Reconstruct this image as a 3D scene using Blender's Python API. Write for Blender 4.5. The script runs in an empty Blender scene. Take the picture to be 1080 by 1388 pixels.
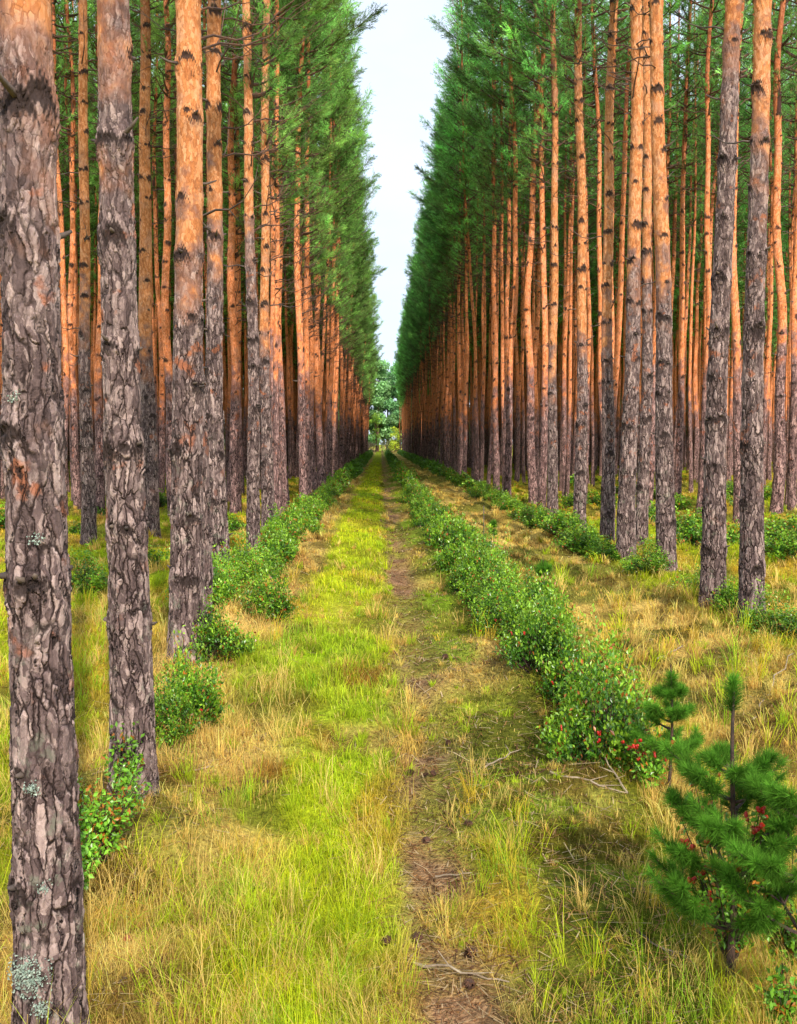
import bpy, math, random
import numpy as np
from mathutils import Vector, Euler, Matrix

SC = bpy.context.scene
COL = SC.collection
rng = np.random.default_rng(7)
random.seed(7)
R = math.radians
CAMZ = 1.7
F = 1400.0
PITCH = math.atan2(94, F)
YAW = math.atan2(24, F)

# ------------------------------------------------------------------ noise
_perm = np.random.default_rng(3).random((256, 256))
def vnoise(x, y, s, o=0.0):
    x = np.asarray(x, float) / s + 37.3 + o
    y = np.asarray(y, float) / s + 91.7 + o * 1.7
    xi = np.floor(x).astype(int); yi = np.floor(y).astype(int)
    fx = x - xi; fy = y - yi
    fx = fx * fx * (3 - 2 * fx); fy = fy * fy * (3 - 2 * fy)
    g = lambda a, b: _perm[a & 255, b & 255]
    return (g(xi, yi) * (1 - fx) * (1 - fy) + g(xi + 1, yi) * fx * (1 - fy)
            + g(xi, yi + 1) * (1 - fx) * fy + g(xi + 1, yi + 1) * fx * fy)
def sstep(a, b, x):
    t = np.clip((np.asarray(x, float) - a) / (b - a), 0, 1)
    return t * t * (3 - 2 * t)
def gauss(x, c, w):
    return np.exp(-((x - c) / w) ** 2)

PATHX = 0.24
def H(x, y):
    x = np.asarray(x, float); y = np.asarray(y, float)
    z = -0.35 * (1 - sstep(3, 8, y))
    wob = (vnoise(x * 0, y, 3.0, 5) - .5) * .08
    near = 1 - sstep(60, 140, y)
    z = z - .045 * gauss(x, PATHX + wob, .17) - .05 * gauss(x, 2.35 + wob, .3)
    z = z + .06 * gauss(x, -1.55, .45) + .05 * gauss(x, 1.15, .35) + .06 * gauss(x, 3.3, .5)
    flat = 1 - .6 * gauss(x, PATHX - .2, .45)
    z = z + near * flat * ((vnoise(x, y, 1.1, 1) - .5) * .22 + (vnoise(x, y, .42, 2) - .5) * .17 + (vnoise(x, y, .16, 3) - .5) * .02)
    rt = sstep(2.7, 4, x)
    z = z + near * rt * (vnoise(x, y, .8, 9) - .5) * .2
    z = z + near * gauss(x, 2.3, .9) * np.maximum(0, vnoise(x * .6, y, .9, 19) - .4) * .22
    return z

def at(px, py):
    """point of the ground seen at a pixel of the 1080x1388 photograph (measured base positions)"""
    d = Vector(((px - 540) / F, -(py - 694) / F, -1))
    d = Matrix.Rotation(-YAW, 3, 'Z') @ Matrix.Rotation(math.pi / 2 - PITCH, 3, 'X') @ d
    h = 0.0
    for _ in range(12):
        t = (h - CAMZ) / d.z
        x, y = d.x * t, d.y * t
        h = float(-0.35 * (1 - sstep(3, 8, y)))
    return x, y

# ------------------------------------------------------------------ mesh accumulator
class MB:
    def __init__(s):
        s.v = []; s.t = []; s.q = []; s.tm = []; s.qm = []; s.c = []; s.n = 0
    def add(s, v, tris=None, quads=None, mat=0, col=None):
        v = np.asarray(v, float).reshape(-1, 3)
        s.v.append(v)
        if tris is not None and len(tris):
            s.t.append(np.asarray(tris, np.int64) + s.n); s.tm.append(np.full(len(tris), mat))
        if quads is not None and len(quads):
            s.q.append(np.asarray(quads, np.int64) + s.n); s.qm.append(np.full(len(quads), mat))
        if col is None: col = np.ones(3) * .5
        col = np.asarray(col, float)
        if col.ndim == 1: col = np.tile(col, (len(v), 1))
        s.c.append(col)
        s.n += len(v)
    def mesh(s, name, mats, smooth=True):
        me = bpy.data.meshes.new(name)
        v = np.concatenate(s.v); c = np.concatenate(s.c)
        t = np.concatenate(s.t) if s.t else np.zeros((0, 3), np.int64)
        q = np.concatenate(s.q) if s.q else np.zeros((0, 4), np.int64)
        m = np.concatenate(([np.concatenate(s.tm)] if s.tm else []) + ([np.concatenate(s.qm)] if s.qm else []))
        me.vertices.add(len(v)); me.vertices.foreach_set('co', v.astype(np.float32).ravel())
        loops = np.concatenate([t.ravel(), q.ravel()]).astype(np.int32)
        me.loops.add(len(loops)); me.loops.foreach_set('vertex_index', loops)
        me.polygons.add(len(t) + len(q))
        st = np.concatenate([np.arange(len(t)) * 3, len(t) * 3 + np.arange(len(q)) * 4]).astype(np.int32)
        me.polygons.foreach_set('loop_start', st)
        me.polygons.foreach_set('material_index', m.astype(np.int32))
        me.polygons.foreach_set('use_smooth', np.full(len(st), smooth))
        a = me.color_attributes.new('Col', 'FLOAT_COLOR', 'POINT')
        a.data.foreach_set('color', np.hstack([c, np.ones((len(c), 1))]).astype(np.float32).ravel())
        for mm in mats: me.materials.append(mm)
        me.update(calc_edges=True)
        return me

def link(name, data, parent=None, loc=(0, 0, 0), **props):
    o = bpy.data.objects.new(name, data); COL.objects.link(o)
    o.location = loc
    if parent: o.parent = parent
    for k, v in props.items(): o[k] = v
    return o
def tag(o, label=None, cat=None, group=None, kind=None):
    if label: o['label'] = label
    if cat: o['category'] = cat
    if group: o['group'] = group
    if kind: o['kind'] = kind
    return o
def copy_tree(o, parent=None):
    c = o.copy(); COL.objects.link(c)
    if parent: c.parent = parent
    for ch in o.children: copy_tree(ch, c)
    return c

def norm(a):
    return a / np.maximum(np.linalg.norm(a, axis=-1, keepdims=True), 1e-9)

def tube(mb, pts, rad, sides=5, mat=0, col=None, cap=False):
    pts = np.asarray(pts, float); n = len(pts)
    rad = np.broadcast_to(np.asarray(rad, float), (n,))
    tan = norm(np.gradient(pts, axis=0))
    up = np.array([0, 0, 1.]) if abs(tan[0][2]) < .9 else np.array([1., 0, 0])
    a = norm(np.cross(tan, up)); b = np.cross(tan, a)
    th = np.arange(sides) / sides * 2 * np.pi
    ring = pts[:, None] + rad[:, None, None] * (a[:, None] * np.cos(th)[None, :, None] + b[:, None] * np.sin(th)[None, :, None])
    i = np.arange(n - 1)[:, None] * sides; j = np.arange(sides)[None]
    k = (np.arange(sides) + 1) % sides
    q = np.stack([i + j, i + k[None], i + sides + k[None], i + sides + j], -1).reshape(-1, 4)
    v = ring.reshape(-1, 3); tr = None
    if cap:
        v = np.vstack([v, pts[-1:]])
        b0 = (n - 1) * sides
        tr = [(b0 + jj, b0 + (jj + 1) % sides, n * sides) for jj in range(sides)]
    mb.add(v, tris=tr, quads=q, mat=mat, col=col)

def needles(mb, p, d, n, L, W, spread=(.3, 1.0), back=.12, col=None, cvar=.25, mat=0, g=rng):
    """n thin needles on each of the tufts at p that point along d"""
    M = len(p)
    P = np.repeat(p, n, 0); D = np.repeat(norm(d), n, 0)
    rnd = norm(g.normal(size=(M * n, 3)))
    perp = norm(rnd - (rnd * D).sum(1, keepdims=True) * D)
    a = g.uniform(*spread, (M * n, 1))
    nd = D * np.cos(a) + perp * np.sin(a)
    base = P - D * g.uniform(0, back, (M * n, 1))
    ln = L * g.uniform(.7, 1.15, (M * n, 1))
    side = norm(np.cross(nd, norm(g.normal(size=(M * n, 3))))) * (W / 2)
    tip = base + nd * ln - np.array([0, 0, 1.]) * ln * .08
    v = np.stack([base - side, base + side, tip], 1).reshape(-1, 3)
    t = np.arange(M * n * 3).reshape(-1, 3)
    c = np.repeat(np.broadcast_to(col, (M, 3)) * g.uniform(1 - cvar, 1 + cvar, (M, 1)), n, 0)
    c = np.repeat(c * g.uniform(.8, 1.2, (M * n, 1)), 3, 0)
    mb.add(v, tris=t, mat=mat, col=c)

def leaves(mb, p, d, nrm, L, W, col, mat=0, g=rng):
    """rhombic folded leaves"""
    M = len(p); d = norm(d); s = norm(np.cross(d, nrm)); u = np.cross(s, d)
    L = np.broadcast_to(L, (M,))[:, None]; W = np.broadcast_to(W, (M,))[:, None]
    mid = p + d * L * .5
    v = np.stack([p, mid + s * W * .5 + u * W * .12, p + d * L, mid - s * W * .5 + u * W * .12], 1).reshape(-1, 3)
    i = np.arange(M)[:, None] * 4
    t = np.concatenate([i + np.array([[0, 1, 2]]), i + np.array([[0, 2, 3]])])
    mb.add(v, tris=t, mat=mat, col=np.repeat(col, 4, 0))

# ------------------------------------------------------------------ materials
def newmat(name):
    m = bpy.data.materials.new(name); m.use_nodes = True
    nt = m.node_tree; nt.nodes.clear()
    out = nt.nodes.new('ShaderNodeOutputMaterial')
    return m, nt, out
class NG:
    def __init__(s, nt): s.nt = nt
    def n(s, t, **kw):
        nd = s.nt.nodes.new(t)
        for k, v in kw.items(): setattr(nd, k, v)
        return nd
    def l(s, a, b): s.nt.links.new(a, b)
    def setin(s, sock, v):
        if hasattr(v, 'is_linked'): s.l(v, sock)
        else: sock.default_value = v
    def math(s, op, a, b=0.0, clamp=False):
        m = s.n('ShaderNodeMath', operation=op, use_clamp=clamp); s.setin(m.inputs[0], a); s.setin(m.inputs[1], b); return m.outputs[0]
    def vm(s, op, a, b):
        m = s.n('ShaderNodeVectorMath', operation=op); s.setin(m.inputs[0], a); s.setin(m.inputs[1], b); return m.outputs[0]
    def mix(s, f, a, b, bt='MIX'):
        m = s.n('ShaderNodeMix', data_type='RGBA', blend_type=bt); s.setin(m.inputs[0], f)
        s.setin(m.inputs[6], a); s.setin(m.inputs[7], b); return m.outputs[2]
    def ss(s, x, a, b, lo=0.0, hi=1.0):
        m = s.n('ShaderNodeMapRange', interpolation_type='SMOOTHSTEP'); s.setin(m.inputs[0], x); s.setin(m.inputs[1], a); s.setin(m.inputs[2], b)
        s.setin(m.inputs[3], lo); s.setin(m.inputs[4], hi); return m.outputs[0]
    def noise(s, v, sc, det=3, ro=.55):
        m = s.n('ShaderNodeTexNoise'); s.l(v, m.inputs['Vector']); m.inputs['Scale'].default_value = sc
        m.inputs['Detail'].default_value = det; m.inputs['Roughness'].default_value = ro; return m
    def vor(s, v, sc, feat='F1'):
        m = s.n('ShaderNodeTexVoronoi', feature=feat); s.l(v, m.inputs['Vector']); m.inputs['Scale'].default_value = sc; return m
def C(r, g, b): return (r, g, b, 1)

def bark_material(name, displaced):
    m, nt, out = newmat(name); g = NG(nt)
    tc = g.n('ShaderNodeTexCoord').outputs['Object']
    sd = g.n('ShaderNodeAttribute', attribute_type='OBJECT', attribute_name='seed').outputs['Fac']
    band = g.n('ShaderNodeAttribute', attribute_type='OBJECT', attribute_name='band').outputs['Fac']
    cmb = g.n('ShaderNodeCombineXYZ'); g.l(sd, cmb.inputs[0]); g.l(sd, cmb.inputs[1]); g.l(sd, cmb.inputs[2])
    P = g.vm('ADD', tc, cmb.outputs[0])
    z = g.n('ShaderNodeSeparateXYZ'); g.l(tc, z.inputs[0]); z = z.outputs[2]
    w = g.noise(P, 5, 2).outputs['Color']
    w = g.vm('MULTIPLY', g.vm('SUBTRACT', w, (.5, .5, .5)), (.07, .07, .16))
    w2 = g.noise(P, 30, 2).outputs['Color']
    w2 = g.vm('MULTIPLY', g.vm('SUBTRACT', w2, (.5, .5, .5)), (.020, .020, .05))
    Pw = g.vm('ADD', g.vm('ADD', P, w), w2)
    Ps = g.vm('MULTIPLY', Pw, (1, 1, .19))
    d1 = g.vor(Ps, 29, 'DISTANCE_TO_EDGE').outputs['Distance']
    c1 = g.vor(Ps, 29).outputs['Color']
    Ps2 = g.vm('MULTIPLY', Pw, (1, 1, .42))
    d2 = g.vor(Ps2, 46, 'DISTANCE_TO_EDGE').outputs['Distance']
    c2 = g.vor(Ps2, 46).outputs['Color']
    c2s = g.n('ShaderNodeSeparateColor'); g.l(c2, c2s.inputs[0])
    c1s = g.n('ShaderNodeSeparateColor'); g.l(c1, c1s.inputs[0])
    cs = g.math('MULTIPLY', g.ss(g.noise(g.vm('MULTIPLY', P, (1, 1, .5)), 8, 3, .6).outputs['Fac'], .33, .52, .30, 1.0), g.ss(z, 5.0, .8, .45, 1.0))
    f1 = g.math('SUBTRACT', 1.0, g.math('MULTIPLY', g.ss(d1, 0.0, .17, 1.0, 0.0), cs))
    f2 = g.math('SUBTRACT', 1.0, g.math('MULTIPLY', g.ss(d2, 0.0, .13, 1.0, 0.0), g.ss(g.noise(P, 14, 2).outputs['Fac'], .35, .6, .1, .8)))
    grain = g.noise(g.vm('MULTIPLY', Pw, (1, 1, .16)), 60, 4, .65).outputs['Fac']
    nz = g.noise(P, 4.2, 4).outputs['Fac']
    fine = g.noise(g.vm('MULTIPLY', P, (1, 1, .45)), 85, 5, .7).outputs['Fac']
    # upper (orange, thin flaking) factor
    hz = g.math('ADD', z, g.math('MULTIPLY', g.math('SUBTRACT', g.noise(P, 3.3, 4, .6).outputs['Fac'], .5), 4.2))
    up = g.ss(hz, g.math('SUBTRACT', band, .65), g.math('ADD', band, .55))
    # lower colours
    tone = g.math('ADD', g.math('MULTIPLY', c2s.outputs[0], .26), g.math('ADD', g.math('MULTIPLY', fine, .35), g.math('ADD', g.math('MULTIPLY', c1s.outputs[1], .18), g.math('MULTIPLY', grain, .35))))
    lo = g.n('ShaderNodeValToRGB'); g.l(tone, lo.inputs[0])
    e = lo.color_ramp.elements; e[0].position = .30; e[0].color = C(.045, .028, .026); e[1].position = .80; e[1].color = C(.50, .36, .315)
    q = e.new(.54); q.color = C(.15, .098, .090)
    lc = lo.outputs[0]
    patch = g.ss(g.noise(P, 7, 3).outputs['Fac'], .60, .68)
    lowfrac = g.ss(z, .4, 2.2)
    lc = g.mix(g.math('MULTIPLY', g.math('MULTIPLY', patch, lowfrac), .75), lc, C(.40, .13, .055))
    lich = g.math('MULTIPLY', g.ss(g.noise(P, 9, 5, .7).outputs['Fac'], .56, .66), g.ss(z, 2.4, .2))
    lc = g.mix(g.math('MULTIPLY', lich, .55), lc, C(.20, .22, .15))
    crack = g.math('MULTIPLY', f1, g.ss(f2, 0.0, 1.0, .55, 1.0))
    lc = g.mix(g.ss(crack, .0, .85), C(.022, .012, .010), lc)
    # upper colours
    hi = g.n('ShaderNodeValToRGB'); g.l(g.math('ADD', g.math('MULTIPLY', fine, .45), g.math('ADD', g.math('MULTIPLY', c2s.outputs[1], .3), g.math('MULTIPLY', nz, .35))), hi.inputs[0])
    e = hi.color_ramp.elements; e[0].position = .25; e[0].color = C(.27, .07, .018); e[1].position = .82; e[1].color = C(.86, .46, .24)
    q = e.new(.52); q.color = C(.62, .23, .075)
    hc = g.mix(g.ss(f2, 0.0, 1.0, .55, 0), hi.outputs[0], C(.22, .07, .025))
    hc = g.mix(g.math('MULTIPLY', g.ss(nz, .52, .66), .45), hc, C(.40, .20, .13))
    hc = g.mix(g.math('MULTIPLY', g.ss(g.noise(g.vm('MULTIPLY', Pw, (1, 1, .6)), 13, 5, .7).outputs['Fac'], .52, .66), .55), hc, C(.20, .075, .035))
    mid = g.math('MULTIPLY', g.math('MULTIPLY', up, g.math('SUBTRACT', 1.0, up)), 2.6)
    hc = g.mix(mid, hc, C(.26, .12, .085))
    col = g.mix(up, lc, hc)
    mt = g.n('ShaderNodeAttribute', attribute_type='GEOMETRY', attribute_name='Col').outputs['Fac']
    col = g.mix(g.ss(g.math('ADD', mt, g.math('MULTIPLY', g.math('SUBTRACT', fine, .5), .4)), .3, .9, .95, 0), col, C(.03, .018, .015))
    h_lo = g.math('ADD', g.math('ADD', g.math('MULTIPLY', f1, .62), g.math('MULTIPLY', grain, .14)), g.math('ADD', g.math('MULTIPLY', f2, .16), g.math('MULTIPLY', c2s.outputs[2], .18)))
    h_hi = g.math('ADD', .55, g.math('ADD', g.math('MULTIPLY', f2, .06), g.math('MULTIPLY', c2s.outputs[2], .12)))
    hm = g.n('ShaderNodeMix', data_type='FLOAT'); g.l(up, hm.inputs[0]); g.l(h_lo, hm.inputs[2]); g.l(h_hi, hm.inputs[3])
    hh = g.math('ADD', hm.outputs[0], g.math('MULTIPLY', fine, .22))
    if not displaced:
        col = g.mix(1.0, col, C(1.30, 1.10, 1.10), 'MULTIPLY')  # bark colour raised to stand in for light missing under the canopy
    col = g.mix(g.ss(z, 7.5, 10.5), col, g.mix(1.0, col, C(.55, .50, .50), 'MULTIPLY'))  # crown shade painted onto the trunk: bark darkens high up
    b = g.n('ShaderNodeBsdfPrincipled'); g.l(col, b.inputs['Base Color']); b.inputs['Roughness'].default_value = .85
    b.inputs['Specular IOR Level'].default_value = .25
    g.l(b.outputs[0], out.inputs[0])
    if displaced:
        dn = g.n('ShaderNodeDisplacement'); g.l(hh, dn.inputs['Height']); dn.inputs['Midlevel'].default_value = .75; dn.inputs['Scale'].default_value = .016
        g.l(dn.outputs[0], out.inputs['Displacement']); m.displacement_method = 'BOTH'
    else:
        bp = g.n('ShaderNodeBump'); g.l(hh, bp.inputs['Height']); bp.inputs['Distance'].default_value = .014; bp.inputs['Strength'].default_value = .8
        g.l(bp.outputs[0], b.inputs['Normal'])
    return m

def leafmat(name, trans=.3, rough=.55, tinted=False, nscale=0, amt=.4, spec=.3):
    m, nt, out = newmat(name); g = NG(nt)
    col = g.n('ShaderNodeAttribute', attribute_type='GEOMETRY', attribute_name='Col').outputs['Color']
    if tinted:
        t = g.n('ShaderNodeAttribute', attribute_type='OBJECT', attribute_name='tint').outputs['Color']
        col = g.mix(1.0, col, t, 'MULTIPLY')
    if nscale:
        pos = g.n('ShaderNodeNewGeometry').outputs['Position']
        nf = g.ss(g.noise(pos, nscale, 3).outputs['Fac'], .3, .7, 1 - amt, 1 + amt)
        hs = g.n('ShaderNodeHueSaturation'); g.l(col, hs.inputs['Color']); g.l(nf, hs.inputs['Value']); col = hs.outputs[0]
    b = g.n('ShaderNodeBsdfPrincipled'); g.l(col, b.inputs['Base Color']); b.inputs['Roughness'].default_value = rough
    b.inputs['Specular IOR Level'].default_value = spec
    tr = g.n('ShaderNodeBsdfTranslucent'); g.l(col, tr.inputs[0])
    mx = g.n('ShaderNodeMixShader'); mx.inputs[0].default_value = trans
    g.l(b.outputs[0], mx.inputs[1]); g.l(tr.outputs[0], mx.inputs[2]); g.l(mx.outputs[0], out.inputs[0])
    return m

def plainmat(name, base, var, sc=20, rough=.8, bump=.01):
    m, nt, out = newmat(name); g = NG(nt)
    tc = g.n('ShaderNodeTexCoord').outputs['Object']
    nz = g.noise(tc, sc, 5).outputs['Fac']
    col = g.mix(g.ss(nz, .3, .7), C(*base), C(*var))
    b = g.n('ShaderNodeBsdfPrincipled'); g.l(col, b.inputs['Base Color']); b.inputs['Roughness'].default_value = rough
    bp = g.n('ShaderNodeBump'); g.l(nz, bp.inputs['Height']); bp.inputs['Distance'].default_value = bump
    g.l(bp.outputs[0], b.inputs['Normal']); g.l(b.outputs[0], out.inputs[0])
    return m

M_BARKD = bark_material('pine bark deep', True)
M_BARK = bark_material('pine bark', False)
M_LIMB = plainmat('limb bark', (.16, .075, .04), (.05, .03, .025), 12)
M_DEAD = plainmat('dead wood', (.17, .12, .09), (.045, .032, .028), 9)
M_NEEDLE = leafmat('pine needles', .35, .7, spec=.1, tinted=True, nscale=1.1, amt=.55)
M_YOUNG = leafmat('young pine needles', .3, .7, spec=.08)
M_SHRUB = leafmat('shrub leaves', .25, .32, nscale=3, amt=.25, spec=.5)
M_GRASS = leafmat('grass blades', .4, .6, spec=.2)
M_STEM = plainmat('shrub stem', (.10, .05, .03), (.03, .02, .015), 40)
M_BERRY = plainmat('red berry', (.62, .025, .01), (.38, .012, .008), 40, .3)
M_LICHEN = plainmat('lichen', (.22, .30, .24), (.42, .48, .38), 60, .95, .004)
M_CONE = plainmat('cone scales', (.14, .06, .03), (.05, .025, .015), 60, .8)
M_MUSH = plainmat('mushroom cap', (.32, .05, .015), (.2, .03, .012), 50, .35)
M_STRAW = plainmat('pale stick', (.42, .33, .22), (.2, .14, .09), 25)

# ------------------------------------------------------------------ ground
LUSH = np.array([.64, .74, .02]); GREEN = np.array([.25, .42, .02]); STRAW = np.array([.92, .62, .17])
GOLD = np.array([.78, .55, .05]); BROWN = np.array([.54, .30, .16]); OLIVE = np.array([.24, .25, .03]); RUST = np.array([.46, .17, .04])
def zone(x, y):
    """colour field of the forest ride: worn path, lush strip, straw strips"""
    x = np.asarray(x, float); y = np.asarray(y, float)
    n1 = vnoise(x, y, 1.1, 11); n2 = vnoise(x, y, .35, 12); n3 = vnoise(x, y, 3.5, 13); n4 = vnoise(x, y * .4, .6, 14)
    xs = x + (vnoise(x, y, .9, 15) - .5) * (.35 + .35 * (1 - sstep(5, 12, y)))
    nr = 1 - sstep(4, 9, y)
    lush = sstep(-1.0 + .2 * nr, -.7 + .25 * nr, xs) * (1 - sstep(-.05, .12, xs))
    path = np.minimum(1, 1.35 * gauss(x + (vnoise(x * 0, y, 1.2, 15) - .5) * .12, PATHX + .02, .16)) * (.35 + .65 * sstep(.25, .5, vnoise(x, y, .5, 27)))
    strawL = sstep(-1.9, -1.5, xs) * (1 - sstep(-1.0 + .2 * nr, -.7 + .25 * nr, xs))
    mid = sstep(.2, .45, xs) * (1 - sstep(1.2, 1.5, xs))
    strawR = sstep(1.3, 1.6, xs) * (1 - sstep(2.8, 3.3, xs))
    c = np.zeros(x.shape + (3,))
    fw = 1 - np.clip(lush + path + strawL + mid + strawR, 0, 1)
    E = lambda w: w[..., None]
    def mx(a, b, t): return a * (1 - E(t)) + b * E(t)
    cl = mx(np.broadcast_to(LUSH, c.shape), GOLD, sstep(.6, .85, n1) * .55)
    cl = mx(cl, np.broadcast_to(GREEN * 1.5, c.shape), sstep(.55, .8, n3) * .5 + .0 * n2)
    cs = mx(np.broadcast_to(STRAW, c.shape), OLIVE * 1.3, sstep(.45, .75, n1) * .8)
    cs = mx(cs, np.broadcast_to(RUST, c.shape), sstep(.6, .8, n2) * .5)
    cm = mx(np.broadcast_to(OLIVE * 1.2 + LUSH * .15, c.shape), STRAW * .8, sstep(.45, .75, n1))
    cm = mx(cm, np.broadcast_to(GREEN, c.shape), sstep(.4, .6, n4) * .8)
    cr = mx(np.broadcast_to(STRAW * 1.05, c.shape), GOLD, sstep(.3, .7, n4) * .4)
    cr = mx(cr, np.broadcast_to(OLIVE * 1.1, c.shape), sstep(.45, .65, vnoise(x * .6, y, .9, 19)) * .85)
    cf = mx(np.broadcast_to(GOLD * .85, c.shape), LUSH * .7, sstep(.4, .6, n1))
    cf = mx(cf, np.broadcast_to(OLIVE, c.shape), sstep(.5, .75, n4) * .8)
    cp = mx(np.broadcast_to(BROWN, c.shape), STRAW * .7, sstep(.45, .7, n2) * .7)
    cp = mx(cp, np.broadcast_to(LUSH * .6, c.shape), sstep(.5, .68, n4) * .6)
    keepw = 1 - .85 * path; lush = lush * keepw; mid = mid * keepw
    tot = lush + path + strawL + mid + strawR + fw
    nearm = (1 - sstep(6, 13, y)) * (1 - .5 * path)
    cn = mx(np.broadcast_to(STRAW * .85, c.shape), RUST * .9, sstep(.5, .75, n2)); cn = mx(cn, np.broadcast_to(OLIVE, c.shape), sstep(.4, .6, vnoise(x, y, .5, 18)))
    nt_ = nearm * sstep(.36, .56, vnoise(x, y, .6, 17)) * .85
    cl = mx(cl, cn, nt_)
    moss = sstep(.46, .66, .6 * vnoise(x, y, .55, 23) + .4 * vnoise(x, y, .17, 24)) * .75 * (1 - .7 * sstep(15, 40, y)) * (1 - path)
    c_dark = np.broadcast_to(np.array([.10, .105, .012]), c.shape) + np.array([.06, -.01, 0]) * sstep(.4, .6, n1)[..., None]
    cl = mx(cl, c_dark * 1.7, moss * .65); cs = mx(cs, c_dark, moss); cm = mx(cm, c_dark, moss); cr = mx(cr, c_dark, moss)
    c = (cl * E(lush) + cp * E(path) + cs * E(strawL) + cm * E(mid) + cr * E(strawR) + cf * E(fw)) / E(tot)
    return c, dict(lush=lush, path=path, strawL=strawL, mid=mid, strawR=strawR, fw=fw, n1=n1, n3=n3)

def gmat():
    m, nt, out = newmat('forest ground'); g = NG(nt)
    col = g.n('ShaderNodeAttribute', attribute_type='GEOMETRY', attribute_name='Col').outputs['Color']
    tc = g.n('ShaderNodeTexCoord').outputs['Object']
    a = g.noise(tc, 28, 6, .75).outputs['Fac']
    b_ = g.noise(g.vm('MULTIPLY', tc, (1, .5, 1)), 7, 5, .7).outputs['Fac']
    v = g.vor(tc, 60).outputs['Distance']
    f = g.math('MULTIPLY', g.ss(a, .3, .7, .45, 1.25), g.ss(b_, .3, .7, .6, 1.2))
    hs = g.n('ShaderNodeHueSaturation'); g.l(col, hs.inputs['Color']); g.l(f, hs.inputs['Value'])
    c = g.mix(g.ss(g.noise(tc, 90, 4, .8).outputs['Fac'], .58, .7, 0, .6), hs.outputs[0], C(.09, .045, .02))
    b = g.n('ShaderNodeBsdfPrincipled'); g.l(c, b.inputs['Base Color']); b.inputs['Roughness'].default_value = .95; b.inputs['Specular IOR Level'].default_value = .1
    bp = g.n('ShaderNodeBump'); g.l(g.math('ADD', a, g.math('MULTIPLY', v, .5)), bp.inputs['Height']); bp.inputs['Distance'].default_value = .03; bp.inputs['Strength'].default_value = .9
    g.l(bp.outputs[0], b.inputs['Normal']); g.l(b.outputs[0], out.inputs[0])
    return m
def build_ground():
    xs = np.concatenate([-np.geomspace(400, 8.2, 26), np.arange(-8, -3, .12), np.arange(-3, 5, .045), np.arange(5, 10, .12), np.geomspace(10.2, 400, 26)])
    ys = np.concatenate([np.linspace(-40, .9, 12), np.arange(1, 9, .045), 9 * np.exp(np.arange(0, 3.0, .009)), np.geomspace(200, 900, 24)])
    X, Y = np.meshgrid(xs, ys); Z = H(X, Y)
    c, _ = zone(X, Y)
    nx = len(xs); i = np.arange(len(ys) - 1)[:, None] * nx; j = np.arange(nx - 1)[None]
    q = np.stack([i + j, i + j + 1, i + nx + j + 1, i + nx + j], -1).reshape(-1, 4)
    mb = MB(); mb.add(np.stack([X, Y, Z], -1).reshape(-1, 3), quads=q, col=(c * .8).reshape(-1, 3))
    o = link('ground', mb.mesh('ground', [gmat()])); tag(o, kind='structure')
build_ground()

# ------------------------------------------------------------------ grass
def blades(mb, x, y, h, w, az, lean, col, z=None):
    """curved 2-segment blades"""
    N = len(x); z = H(x, y) if z is None else z
    b = np.stack([x, y, z - .008], 1)
    fd = np.stack([np.cos(az), np.sin(az), np.zeros(N)], 1)
    sa = az + math.pi / 2 + rng.uniform(-1, 1, N)
    sd = np.stack([np.cos(sa), np.sin(sa), np.zeros(N)], 1) * (w / 2)[:, None]
    up = np.array([0, 0, 1.])
    hh = h[:, None]; le = lean[:, None]
    m1 = b + up * hh * .55 * np.cos(le * .5) + fd * hh * .55 * np.sin(le * .5)
    tp = m1 + up * hh * .45 * np.cos(le * 1.5) + fd * hh * .45 * np.sin(le * 1.5)
    v = np.stack([b - sd, b + sd, m1 + sd * .75, m1 - sd * .75, tp], 1).reshape(-1, 3)
    i = np.arange(N)[:, None] * 5
    q = i + np.array([[0, 1, 2, 3]]); t = i + np.array([[3, 2, 4]])
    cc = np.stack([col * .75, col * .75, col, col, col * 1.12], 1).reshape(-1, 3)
    mb.add(v, tris=t, quads=q, col=cc)
def logpts(N, d0, d1, k=.44, m=.4):
    D = np.exp(rng.uniform(math.log(d0), math.log(d1), N))
    X = rng.uniform(-1, 1, N) * (k * D + m) + D * .017
    return X, D
def grass_turf():
    mb = MB()
    x, y = logpts(430000, 2.2, 90)
    c, w = zone(x, y)
    keep = rng.random(len(x)) < np.clip(1 - .98 * w['path'] - .0 * w['mid'], .04, 1)
    x, y, c = x[keep], y[keep], c[keep]; w = {k: v[keep] for k, v in w.items()}
    N = len(x)
    hgt = .72 * (.045 + .035 * w['lush'] +   .02 * w['strawR'] + .03 * w['fw'] + .02 * w['strawL']) * rng.uniform(.5, 1.5, N) * (.25 + 1.5 * vnoise(x, y, .45, 31))
    hgt = hgt * (1 - .5 * w['path'])
    wd = np.maximum(.0024, .00085 * y) * rng.uniform(.7, 1.3, N)
    col = c * rng.uniform(.5, 1.35, (N, 1)) * np.stack([rng.uniform(.85, 1.2, N), np.ones(N), rng.uniform(.8, 1.3, N)], 1)
    st = rng.random(N) < .14 * (1 - .6 * w['lush']); col[st] = STRAW * rng.uniform(.6, 1.25, (st.sum(), 1))
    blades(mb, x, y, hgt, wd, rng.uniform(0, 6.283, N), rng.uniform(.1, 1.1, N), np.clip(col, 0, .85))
    tag(link('grass', mb.mesh('grass', [M_GRASS], False)), 'short yellow green grass and moss turf along the forest ride', 'grass', kind='stuff')
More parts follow.
